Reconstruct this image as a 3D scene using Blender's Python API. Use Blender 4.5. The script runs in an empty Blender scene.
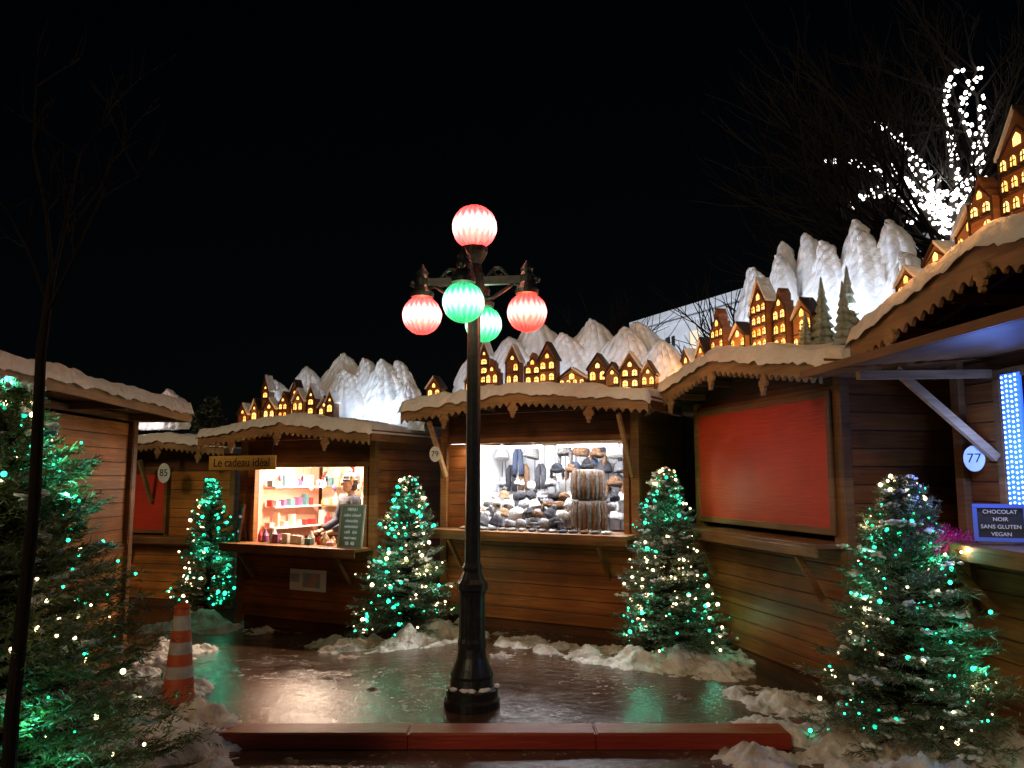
import bpy, math, random
from mathutils import Vector, Matrix, noise
random.seed(7)
R_=random.Random(11)
scene=bpy.context.scene
def sm(t):
    t=max(0,min(1,t)); return t*t*(3-2*t)
def gz(x,y):
    return -0.25*sm((0.2-x)/2.5)*sm((y-6)/4)
# ---------------------------------------------------------------- materials
def newmat(name):
    m=bpy.data.materials.new(name); m.use_nodes=True
    nt=m.node_tree; b=nt.nodes['Principled BSDF']
    return m,nt,b
def N(nt,t,**k):
    n=nt.nodes.new(t)
    for a,v in k.items(): setattr(n,a,v)
    return n
def mat(name,c1,c2=None,rough=.6,scale=8,metal=0,bump=.0,bscale=None,stretch=(1,1,1),spec=.5):
    m,nt,b=newmat(name); L=nt.links
    c2=c2 or tuple(x*.7 for x in c1)
    tc=N(nt,'ShaderNodeTexCoord'); mp=N(nt,'ShaderNodeMapping'); mp.inputs['Scale'].default_value=stretch
    L.new(tc.outputs['Object'],mp.inputs['Vector'])
    n=N(nt,'ShaderNodeTexNoise'); n.inputs['Scale'].default_value=scale; n.inputs['Detail'].default_value=6
    L.new(mp.outputs[0],n.inputs['Vector'])
    r=N(nt,'ShaderNodeValToRGB'); r.color_ramp.elements[0].position=.32; r.color_ramp.elements[1].position=.68
    r.color_ramp.elements[0].color=(*c1,1); r.color_ramp.elements[1].color=(*c2,1)
    L.new(n.outputs['Fac'],r.inputs[0]); L.new(r.outputs[0],b.inputs['Base Color'])
    b.inputs['Roughness'].default_value=rough; b.inputs['Metallic'].default_value=metal
    b.inputs['Specular IOR Level'].default_value=spec
    if bump:
        n2=N(nt,'ShaderNodeTexNoise'); n2.inputs['Scale'].default_value=bscale or scale*4; n2.inputs['Detail'].default_value=5
        L.new(mp.outputs[0],n2.inputs['Vector'])
        bp=N(nt,'ShaderNodeBump'); bp.inputs['Strength'].default_value=bump; bp.inputs['Distance'].default_value=.02
        L.new(n2.outputs['Fac'],bp.inputs['Height']); L.new(bp.outputs[0],b.inputs['Normal'])
    return m
def wood(name,c1,c2,ph=.13,rough=.5,wear=.5):
    m,nt,b=newmat(name); L=nt.links
    tc=N(nt,'ShaderNodeTexCoord'); sp=N(nt,'ShaderNodeSeparateXYZ'); L.new(tc.outputs['Object'],sp.inputs[0])
    dv=N(nt,'ShaderNodeMath',operation='DIVIDE'); dv.inputs[1].default_value=ph; L.new(sp.outputs['Z'],dv.inputs[0])
    fl=N(nt,'ShaderNodeMath',operation='FLOOR'); L.new(dv.outputs[0],fl.inputs[0])
    wn=N(nt,'ShaderNodeTexWhiteNoise',noise_dimensions='1D'); L.new(fl.outputs[0],wn.inputs['W'])
    mp=N(nt,'ShaderNodeMapping'); mp.inputs['Scale'].default_value=(1.5,1.5,26)
    L.new(tc.outputs['Object'],mp.inputs['Vector'])
    sc=N(nt,'ShaderNodeVectorMath',operation='ADD'); L.new(mp.outputs[0],sc.inputs[0]); 
    ms=N(nt,'ShaderNodeVectorMath',operation='SCALE'); L.new(wn.outputs['Color'],ms.inputs[0]); ms.inputs['Scale'].default_value=9
    L.new(ms.outputs[0],sc.inputs[1])
    n=N(nt,'ShaderNodeTexNoise'); n.inputs['Scale'].default_value=2.2; n.inputs['Detail'].default_value=7; n.inputs['Distortion'].default_value=.6
    L.new(sc.outputs[0],n.inputs['Vector'])
    r=N(nt,'ShaderNodeValToRGB'); r.color_ramp.elements[0].position=.3; r.color_ramp.elements[1].position=.72
    r.color_ramp.elements[0].color=(*c2,1); r.color_ramp.elements[1].color=(*c1,1)
    L.new(n.outputs['Fac'],r.inputs[0])
    mr=N(nt,'ShaderNodeMapRange'); mr.inputs['To Min'].default_value=.68; mr.inputs['To Max'].default_value=1.12; L.new(wn.outputs['Value'],mr.inputs['Value'])
    st=N(nt,'ShaderNodeTexNoise'); st.inputs['Scale'].default_value=1.8; st.inputs['Detail'].default_value=3; L.new(tc.outputs['Object'],st.inputs['Vector'])
    mr2=N(nt,'ShaderNodeMapRange'); mr2.inputs['From Min'].default_value=.3; mr2.inputs['From Max'].default_value=.7; mr2.inputs['To Min'].default_value=1-wear; mr2.inputs['To Max'].default_value=1.1; L.new(st.outputs['Fac'],mr2.inputs['Value'])
    mu=N(nt,'ShaderNodeMath',operation='MULTIPLY'); L.new(mr.outputs[0],mu.inputs[0]); L.new(mr2.outputs[0],mu.inputs[1])
    vm=N(nt,'ShaderNodeVectorMath',operation='SCALE'); L.new(r.outputs[0],vm.inputs[0]); L.new(mu.outputs[0],vm.inputs['Scale'])
    L.new(vm.outputs[0],b.inputs['Base Color']); b.inputs['Roughness'].default_value=rough
    b.inputs['Specular IOR Level'].default_value=.25
    bp=N(nt,'ShaderNodeBump'); bp.inputs['Strength'].default_value=.35; bp.inputs['Distance'].default_value=.01
    L.new(n.outputs['Fac'],bp.inputs['Height']); L.new(bp.outputs[0],b.inputs['Normal'])
    return m
def emit(name,c,s,c2=None,scale=10):
    m,nt,b=newmat(name); L=nt.links
    b.inputs['Base Color'].default_value=(*[x*.5 for x in c],1)
    b.inputs['Emission Strength'].default_value=s
    if c2:
        tc=N(nt,'ShaderNodeTexCoord'); n=N(nt,'ShaderNodeTexNoise'); n.inputs['Scale'].default_value=scale
        L.new(tc.outputs['Object'],n.inputs['Vector'])
        r=N(nt,'ShaderNodeValToRGB'); r.color_ramp.elements[0].position=.38; r.color_ramp.elements[1].position=.62
        r.color_ramp.elements[0].color=(*c,1); r.color_ramp.elements[1].color=(*c2,1)
        L.new(n.outputs['Fac'],r.inputs[0]); L.new(r.outputs[0],b.inputs['Emission Color'])
    else: b.inputs['Emission Color'].default_value=(*c,1)
    return m
def snowmat(name,c=(.82,.82,.84),d=(.5,.44,.38),dirt=.5,bs=14):
    m,nt,b=newmat(name); L=nt.links
    tc=N(nt,'ShaderNodeTexCoord')
    n=N(nt,'ShaderNodeTexNoise'); n.inputs['Scale'].default_value=5; n.inputs['Detail'].default_value=8; L.new(tc.outputs['Object'],n.inputs['Vector'])
    r=N(nt,'ShaderNodeValToRGB'); r.color_ramp.elements[0].position=dirt-.15; r.color_ramp.elements[1].position=dirt+.1
    r.color_ramp.elements[0].color=(*d,1); r.color_ramp.elements[1].color=(*c,1)
    L.new(n.outputs['Fac'],r.inputs[0]); L.new(r.outputs[0],b.inputs['Base Color']); b.inputs['Roughness'].default_value=.65
    n2=N(nt,'ShaderNodeTexNoise'); n2.inputs['Scale'].default_value=bs; n2.inputs['Detail'].default_value=8; L.new(tc.outputs['Object'],n2.inputs['Vector'])
    bp=N(nt,'ShaderNodeBump'); bp.inputs['Strength'].default_value=.7; bp.inputs['Distance'].default_value=.04
    L.new(n2.outputs['Fac'],bp.inputs['Height']); L.new(bp.outputs[0],b.inputs['Normal'])
    return m
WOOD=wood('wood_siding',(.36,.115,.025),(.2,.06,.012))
WOOD0=wood('wood_siding_lit',(.6,.23,.045),(.4,.135,.022))  # brighter siding copy, lamplight put into the wood colour
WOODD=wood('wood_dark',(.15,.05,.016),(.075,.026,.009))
WOODP=wood('wood_pale',(.5,.3,.14),(.34,.18,.07),ph=.3)
WOODT=wood('wood_trim',(.32,.14,.045),(.19,.08,.025),ph=.4)
COUNTER=wood('wood_counter',(.36,.18,.07),(.22,.095,.035),ph=.5,rough=.35)
REDSH=wood('red_shutter_paint',(.66,.055,.02),(.56,.042,.015),ph=9,rough=.55,wear=.2)
SNOW=snowmat('snow_roof',(.9,.87,.83),(.82,.76,.7),.40)
SNOWG=snowmat('snow_ground',(.76,.72,.68),(.34,.26,.18),.47,22)
SNOWT=snowmat('snow_clumps',(.82,.84,.86),(.72,.74,.76),.4)
MTN=mat('mountain_foam_white',(.82,.84,.87),(.62,.66,.74),rough=.7,scale=5,bump=.35,bscale=40)
VW=mat('village_facade_wood',(.24,.085,.022),(.12,.045,.013),scale=9,stretch=(1,1,5),bump=.2)
VD=mat('village_timber_dark',(.04,.018,.01),(.025,.012,.008),scale=9)
VC=mat('village_facade_cream',(.38,.2,.085),(.27,.14,.055),scale=9)
WIN=emit('village_window_glow',(1,.36,.06),3.2,(1,.6,.18),9)
IRON=mat('cast_iron_black',(.018,.018,.02),(.036,.036,.038),rough=.38,scale=25,metal=.4,bump=.15,bscale=60)
WHITEP=mat('white_paint',(.78,.78,.76),(.68,.68,.66),rough=.5)
BLACKB=mat('chalkboard_black',(.015,.017,.018),(.03,.032,.033),rough=.6)
BARK=mat('bark',(.012,.009,.007),(.022,.015,.011),rough=.9,scale=30,stretch=(1,1,.2),bump=.5,spec=.15)
BARKW=mat('bark_winter',(.026,.022,.02),(.017,.015,.013),rough=.9,scale=10,spec=.15)
TXTB=mat('ink_black',(.01,.01,.01)); TXTW=emit('chalk_white_glow',(.8,.82,.85),.25)  # chalk lettering given a faint glow of its own
def foliage(name,a,b_):
    m,nt,b=newmat(name); L=nt.links
    g=N(nt,'ShaderNodeNewGeometry'); r=N(nt,'ShaderNodeValToRGB')
    tc=N(nt,'ShaderNodeTexCoord'); n=N(nt,'ShaderNodeTexNoise'); n.inputs['Scale'].default_value=7; L.new(tc.outputs['Object'],n.inputs['Vector'])
    ad=N(nt,'ShaderNodeMath',operation='ADD'); L.new(n.outputs['Fac'],ad.inputs[0])
    ml=N(nt,'ShaderNodeMath',operation='MULTIPLY'); ml.inputs[1].default_value=.5; L.new(g.outputs['Random Per Island'],ml.inputs[0]); L.new(ml.outputs[0],ad.inputs[1])
    r.color_ramp.elements[0].position=.4; r.color_ramp.elements[1].position=1.0
    r.color_ramp.elements[0].color=(*a,1); r.color_ramp.elements[1].color=(*b_,1)
    e=r.color_ramp.elements.new(.93); e.color=(*b_,1); r.color_ramp.elements[-1].color=(.32,.36,.33,1)
    L.new(ad.outputs[0],r.inputs[0]); L.new(r.outputs[0],b.inputs['Base Color']); b.inputs['Roughness'].default_value=.5
    return m
FOL=foliage('fir_needles',(.035,.06,.03),(.1,.13,.065))
FOL2=foliage('cedar_foliage',(.05,.085,.03),(.15,.18,.06))

# ---------------------------------------------------------------- mesh builder
class MB:
    def __init__(s): s.v=[];s.f=[];s.m=[];s.mats=[]
    def mi(s,m):
        if m not in s.mats: s.mats.append(m)
        return s.mats.index(m)
    def add(s,vs,fs,m):
        o=len(s.v); s.v.extend([tuple(p) for p in vs]); k=s.mi(m)
        for f in fs: s.f.append(tuple(i+o for i in f)); s.m.append(k)
    def box(s,c,d,m,rot=None):
        hx,hy,hz=d[0]/2,d[1]/2,d[2]/2
        vs=[Vector((x,y,z)) for x in(-hx,hx) for y in(-hy,hy) for z in(-hz,hz)]
        if rot is not None: vs=[rot@p for p in vs]
        c=Vector(c); s.add([p+c for p in vs],[(0,1,3,2),(4,6,7,5),(0,4,5,1),(2,3,7,6),(0,2,6,4),(1,5,7,3)],m)
    def beam(s,p0,p1,w,h,m,up=(0,0,1)):
        p0=Vector(p0);p1=Vector(p1);x=(p1-p0);l=x.length;x.normalize();u=Vector(up)
        if abs(x.dot(u))>.98:u=Vector((0,1,0))
        y=u.cross(x).normalized();z=x.cross(y)
        M=Matrix((x,y,z)).transposed()
        s.box((p0+p1)/2,(l,w,h),m,M)
    def prism(s,pts,y0,y1,m):
        n=len(pts); vs=[(x,y0,z) for x,z in pts]+[(x,y1,z) for x,z in pts]
        fs=[tuple(range(n)),tuple(range(2*n-1,n-1,-1))]+[(i,i+n,(i+1)%n+n,(i+1)%n) for i in range(n)]
        s.add(vs,fs,m)
    def lathe(s,c,prof,seg,m,flute=0,nf=8,rot=None):
        c=Vector(c);vs=[];fs=[]
        for r,z in prof:
            for i in range(seg):
                a=2*math.pi*i/seg; rr=r*(1+flute*math.cos(nf*a)); p=Vector((rr*math.cos(a),rr*math.sin(a),z))
                if rot is not None: p=rot@p
                vs.append(c+p)
        for j in range(len(prof)-1):
            for i in range(seg):
                k=(i+1)%seg; fs.append((j*seg+i,j*seg+k,(j+1)*seg+k,(j+1)*seg+i))
        fs.append(tuple(range(seg-1,-1,-1))); fs.append(tuple((len(prof)-1)*seg+i for i in range(seg)))
        s.add(vs,fs,m)
    def tube(s,path,rad,seg,m):
        path=[Vector(p) for p in path];vs=[];fs=[]
        if not hasattr(rad,'__len__'): rad=[rad]*len(path)
        for j,p in enumerate(path):
            d=(path[min(j+1,len(path)-1)]-path[max(j-1,0)]).normalized()
            a=Vector((0,0,1)) if abs(d.z)<.9 else Vector((1,0,0))
            x=d.cross(a).normalized();y=d.cross(x)
            for i in range(seg):
                t=2*math.pi*i/seg; vs.append(p+(x*math.cos(t)+y*math.sin(t))*rad[j])
        for j in range(len(path)-1):
            for i in range(seg):
                k=(i+1)%seg; fs.append((j*seg+i,j*seg+k,(j+1)*seg+k,(j+1)*seg+i))
        fs.append(tuple(range(seg)));fs.append(tuple((len(path)-1)*seg+i for i in range(seg)))
        s.add(vs,fs,m)
    def blob(s,c,r,m,seg=10,rings=7,amp=0,freq=5,rot=None):
        c=Vector(c); vs=[];fs=[]
        if not hasattr(r,'__len__'): r=(r,r,r)
        for j in range(rings+1):
            ph=math.pi*j/rings
            for i in range(seg):
                th=2*math.pi*i/seg
                d=Vector((math.sin(ph)*math.cos(th),math.sin(ph)*math.sin(th),math.cos(ph)))
                k=1+(amp*noise.noise(d*freq*.35+c*7) if amp else 0)
                p=Vector((d.x*r[0]*k,d.y*r[1]*k,d.z*r[2]*k))
                if rot is not None:p=rot@p
                vs.append(c+p)
        for j in range(rings):
            for i in range(seg):
                k=(i+1)%seg; fs.append((j*seg+i,(j+1)*seg+i,(j+1)*seg+k,j*seg+k))
        s.add(vs,fs,m)
    def torus(s,c,R,r,m,seg=18,s2=8,amp=0,sx=1,sy=1,rot=None):
        c=Vector(c);vs=[];fs=[]
        for i in range(seg):
            a=2*math.pi*i/seg
            for j in range(s2):
                b=2*math.pi*j/s2; k=1+(amp*noise.noise(Vector((a*3,b*2,c.x*9))) if amp else 0)
                q=R+r*k*math.cos(b); p=Vector((q*math.cos(a)*sx,q*math.sin(a)*sy,r*k*math.sin(b)))
                if rot is not None:p=rot@p
                vs.append(c+p)
        for i in range(seg):
            for j in range(s2):
                k=(i+1)%seg;l=(j+1)%s2; fs.append((i*s2+j,k*s2+j,k*s2+l,i*s2+l))
        s.add(vs,fs,m)
    def fur(s,c,r,m,n,l,rot=None,half=False,w=.0022):
        """short hair tufts standing off an ellipsoid"""
        c=Vector(c)
        if not hasattr(r,'__len__'): r=(r,r,r)
        for _ in range(n):
            d=Vector((R_.gauss(0,1),R_.gauss(0,1),R_.gauss(0,1))).normalized(); p=Vector((d.x*r[0],d.y*r[1],d.z*r[2]))
            q=(d+Vector((R_.uniform(-.5,.5),R_.uniform(-.5,.5),R_.uniform(-.6,.3)))).normalized()*l*R_.uniform(.6,1.2)
            sd=q.cross(Vector((R_.uniform(-1,1),R_.uniform(-1,1),R_.uniform(-1,1)))).normalized()*w
            t=[p-sd,p+sd,p+q]
            if rot is not None: t=[rot@a for a in t]
            s.add([c+a for a in t],[(0,1,2)],m)
    def obj(s,name,parent=None,M=None,smooth=False,bevel=0):
        me=bpy.data.meshes.new(name); me.from_pydata(s.v,[],s.f)
        for m in s.mats: me.materials.append(m)
        me.polygons.foreach_set('material_index',s.m)
        if smooth: me.polygons.foreach_set('use_smooth',[True]*len(s.f))
        me.update()
        o=bpy.data.objects.new(name,me); scene.collection.objects.link(o)
        if parent: o.parent=parent
        if M is not None: o.matrix_world=M
        if bevel:
            b=o.modifiers.new('bevel','BEVEL'); b.width=bevel; b.segments=2; b.limit_method='ANGLE'
        return o
def empty(name,loc=(0,0,0),rz=0,parent=None):
    e=bpy.data.objects.new(name,None); scene.collection.objects.link(e); e.location=loc; e.rotation_euler=(0,0,rz)
    e.empty_display_size=.2
    if parent: e.parent=parent
    return e
def text(body,loc,size,m,parent,rot=(math.pi/2,0,0),name='lettering',align='CENTER',sx=1):
    c=bpy.data.curves.new(name,'FONT'); c.body=body; c.size=size; c.extrude=.0015; c.align_x=align; c.align_y='CENTER'
    c.materials.append(m); c.space_line=.9
    o=bpy.data.objects.new(name,c); scene.collection.objects.link(o); o.parent=parent; o.location=loc; o.rotation_euler=rot; o.scale=(sx,1,1)
    return o
def light(kind,name,loc,power,col,parent=None,size=.1,size_y=None,rot=(0,0,0)):
    l=bpy.data.lights.new(name,kind); l.energy=power; l.color=col
    if kind=='AREA':
        l.size=size
        if size_y: l.shape='RECTANGLE'; l.size_y=size_y
    else: l.shadow_soft_size=size
    o=bpy.data.objects.new(name,l); scene.collection.objects.link(o); o.location=loc; o.rotation_euler=rot
    if parent:o.parent=parent
    return o

# ---------------------------------------------------------------- ground
def ground():
    m,nt,b=newmat('wet_pavement'); L=nt.links
    tc=N(nt,'ShaderNodeTexCoord')
    def noi(s,d=6,dist=0):
        n=N(nt,'ShaderNodeTexNoise'); n.inputs['Scale'].default_value=s; n.inputs['Detail'].default_value=d; n.inputs['Distortion'].default_value=dist; n.inputs['Roughness'].default_value=.65
        L.new(tc.outputs['Object'],n.inputs['Vector']); return n
    def rmp(src,p0,p1,c0,c1):
        r=N(nt,'ShaderNodeValToRGB'); r.color_ramp.elements[0].position=p0; r.color_ramp.elements[1].position=p1
        r.color_ramp.elements[0].color=(*c0,1); r.color_ramp.elements[1].color=(*c1,1); L.new(src,r.inputs[0]); return r
    n1=noi(2.6,8,.3); n2=noi(60,6); n3=noi(.9,7,.6); n4=noi(14,8,.2)
    mp=N(nt,'ShaderNodeMapping'); mp.inputs['Rotation'].default_value=(0,0,.45); L.new(tc.outputs['Object'],mp.inputs['Vector'])
    br=N(nt,'ShaderNodeTexBrick'); br.inputs['Scale'].default_value=1; br.inputs['Brick Width'].default_value=.3; br.inputs['Row Height'].default_value=.15
    br.inputs['Mortar Size'].default_value=.005; br.inputs['Color1'].default_value=(.07,.038,.02,1); br.inputs['Color2'].default_value=(.1,.055,.03,1); br.inputs['Mortar'].default_value=(.022,.014,.01,1)
    L.new(mp.outputs[0],br.inputs['Vector'])
    base=rmp(n1.outputs['Fac'],.35,.7,(.035,.019,.01),(.12,.066,.036))
    mx=N(nt,'ShaderNodeMix',data_type='RGBA'); mx.inputs[0].default_value=.35; L.new(base.outputs[0],mx.inputs[6]); L.new(br.outputs['Color'],mx.inputs[7])
    slush=rmp(n4.outputs['Fac'],.55,.68,(0,0,0),(1,1,1)); big=rmp(n3.outputs['Fac'],.46,.6,(0,0,0),(1,1,1))
    mm=N(nt,'ShaderNodeMath',operation='MULTIPLY'); L.new(slush.outputs[0],mm.inputs[0]); L.new(big.outputs[0],mm.inputs[1])
    m3=N(nt,'ShaderNodeMath',operation='MULTIPLY'); L.new(mm.outputs[0],m3.inputs[0]); m3.inputs[1].default_value=.75
    mx2=N(nt,'ShaderNodeMix',data_type='RGBA'); L.new(m3.outputs[0],mx2.inputs[0]); L.new(mx.outputs[2],mx2.inputs[6]); mx2.inputs[7].default_value=(.34,.22,.14,1)
    L.new(mx2.outputs[2],b.inputs['Base Color'])
    rr=rmp(n1.outputs['Fac'],.4,.62,(.05,)*3,(.24,)*3)
    rm=N(nt,'ShaderNodeMath',operation='MULTIPLY_ADD'); L.new(mm.outputs[0],rm.inputs[0]); rm.inputs[1].default_value=.4; L.new(rr.outputs[0],rm.inputs[2]); L.new(rm.outputs[0],b.inputs['Roughness'])
    b.inputs['Specular IOR Level'].default_value=.42
    ad=N(nt,'ShaderNodeMath',operation='MULTIPLY_ADD'); L.new(n2.outputs['Fac'],ad.inputs[0]); ad.inputs[1].default_value=.22; L.new(n4.outputs['Fac'],ad.inputs[2])
    ad2=N(nt,'ShaderNodeMath',operation='MULTIPLY_ADD'); L.new(br.outputs['Fac'],ad2.inputs[0]); ad2.inputs[1].default_value=-.15; L.new(ad.outputs[0],ad2.inputs[2])
    bp=N(nt,'ShaderNodeBump'); bp.inputs['Strength'].default_value=.32; bp.inputs['Distance'].default_value=.02; L.new(ad2.outputs[0],bp.inputs['Height']); L.new(bp.outputs[0],b.inputs['Normal'])
    def axis(lo,hi,step,far):
        a=[-far,-far/2,-far/5,-far/10]; x=lo
        while x<=hi: a.append(x); x+=step
        return a+[far/10,far/5,far/2,far]
    xs=axis(-8,6,.1,250); ys=axis(0,14,.1,250)
    vs=[(x,y,gz(x,y)+(.008*noise.noise(Vector((x*.9,y*.9,0)))+.004*noise.noise(Vector((x*3,y*3,4))) if abs(x)<9 and 0<y<15 else 0)) for y in ys for x in xs]
    nx=len(xs); fs=[(j*nx+i,j*nx+i+1,(j+1)*nx+i+1,(j+1)*nx+i) for j in range(len(ys)-1) for i in range(nx-1)]
    mb=MB(); mb.add(vs,fs,m); mb.obj('ground',smooth=True)
ground()

def snow_bank(name,blobs,step=.022,m=SNOWG,seed=0):
    x0=min(b[0]-b[2] for b in blobs);x1=max(b[0]+b[2] for b in blobs);y0=min(b[1]-b[2] for b in blobs);y1=max(b[1]+b[2] for b in blobs)
    nx=int((x1-x0)/step)+1;ny=int((y1-y0)/step)+1;vs=[];hh=[]
    for j in range(ny):
        for i in range(nx):
            x=x0+i*step;y=y0+j*step;h=0
            for bx,by,r,hb in blobs:
                d=((x-bx)**2+(y-by)**2)/(r*r)
                if d<1: h=max(h,hb*(1-d)**.8)
            if h>0:
                q=noise.fractal(Vector((x*3.2,y*3.2,seed)),1,2,4); q2=noise.fractal(Vector((x*14,y*14,seed)),.8,2,5)
                h=h*(.8+1.2*q)+.034*q2-.022
            else: h=-.02
            hh.append(h); vs.append((x,y,gz(x,y)+max(h,-.02)))
    fs=[]
    for j in range(ny-1):
        for i in range(nx-1):
            a=(j*nx+i,j*nx+i+1,(j+1)*nx+i+1,(j+1)*nx+i)
            if max(hh[k] for k in a)>0: fs.append(a)
    used=sorted({k for f in fs for k in f}); mp={k:i for i,k in enumerate(used)}
    mb=MB(); mb.add([vs[k] for k in used],[tuple(mp[k] for k in f) for f in fs],m); mb.obj(name,smooth=True)
snow_bank('snow_bank',[(-1.95,8.75,.3,.08),(-1.6,8.3,.38,.11),(-1.3,8.15,.35,.12),(-.95,8.25,.4,.14),(-.7,8.55,.35,.18),(-.5,8.35,.3,.1)],seed=1)
snow_bank('snow_bank',[(0.1,7.95,.3,.07),(.45,7.65,.3,.07),(.8,7.4,.36,.10),(1.1,7.15,.36,.11),(1.45,6.95,.38,.12),(1.7,6.75,.32,.09),(1.75,7.2,.4,.12)],seed=2)
snow_bank('snow_bank',[(1.8,6.1,.28,.05),(1.98,5.8,.36,.08),(1.65,5.15,.4,.06),(1.95,4.9,.5,.10),(2.3,4.75,.6,.14),(2.75,4.7,.5,.16),(1.55,4.6,.45,.07),(2.1,4.3,.6,.12),(2.7,5.1,.4,.14),(2.3,5.3,.5,.11)],seed=3)
snow_bank('snow_bank',[(-2.15,5.3,.4,.12),(-1.95,4.9,.42,.12),(-2.3,4.6,.6,.16),(-1.85,4.45,.4,.08),(-2.5,5.6,.4,.11),(-2.6,6.2,.35,.1)],seed=4)
snow_bank('snow_bank',[(-4.0,10.3,.45,.13),(-3.6,9.95,.35,.09),(-4.3,10.0,.35,.09),(-3.1,9.85,.25,.05)],seed=5)
snow_bank('snow_bank',[(-3.3,7.6,.35,.1),(-3.4,8.3,.4,.12),(-3.2,6.8,.3,.08)],seed=6)
snow_bank('slush_patches',[(R_.uniform(-1.8,2.0),R_.uniform(5.4,9),R_.uniform(.06,.16),R_.uniform(.018,.03)) for _ in range(22)]+[(R_.uniform(-1.6,1.6),R_.uniform(3.9,4.7),R_.uniform(.06,.15),.03) for _ in range(8)],m=snowmat('slush',(.3,.21,.15),(.09,.055,.035),.5,40),seed=8)

kb=MB(); RK=mat('red_kerb_paint',(.36,.035,.016),(.22,.02,.011),rough=.42,scale=6,bump=.3,stretch=(.3,2,2)); RKT=mat('kerb_top_worn_lit',(.36,.13,.05),(.34,.055,.022),rough=.35,scale=9,stretch=(.4,2,1),bump=.3)  # worn top, with its lit tone also painted into the colour
xs=[-1.76,-.62,.5,1.66]
for a,b_ in zip(xs[:-1],xs[1:]):
    kb.box(((a+b_)/2,4.99+.006*R_.random(),.043),(b_-a-.002,.2,.086),RK); kb.box(((a+b_)/2,4.995,.09),(b_-a-.02,.185,.008),RKT)
kb.obj('red_kerb',bevel=.008)

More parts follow.
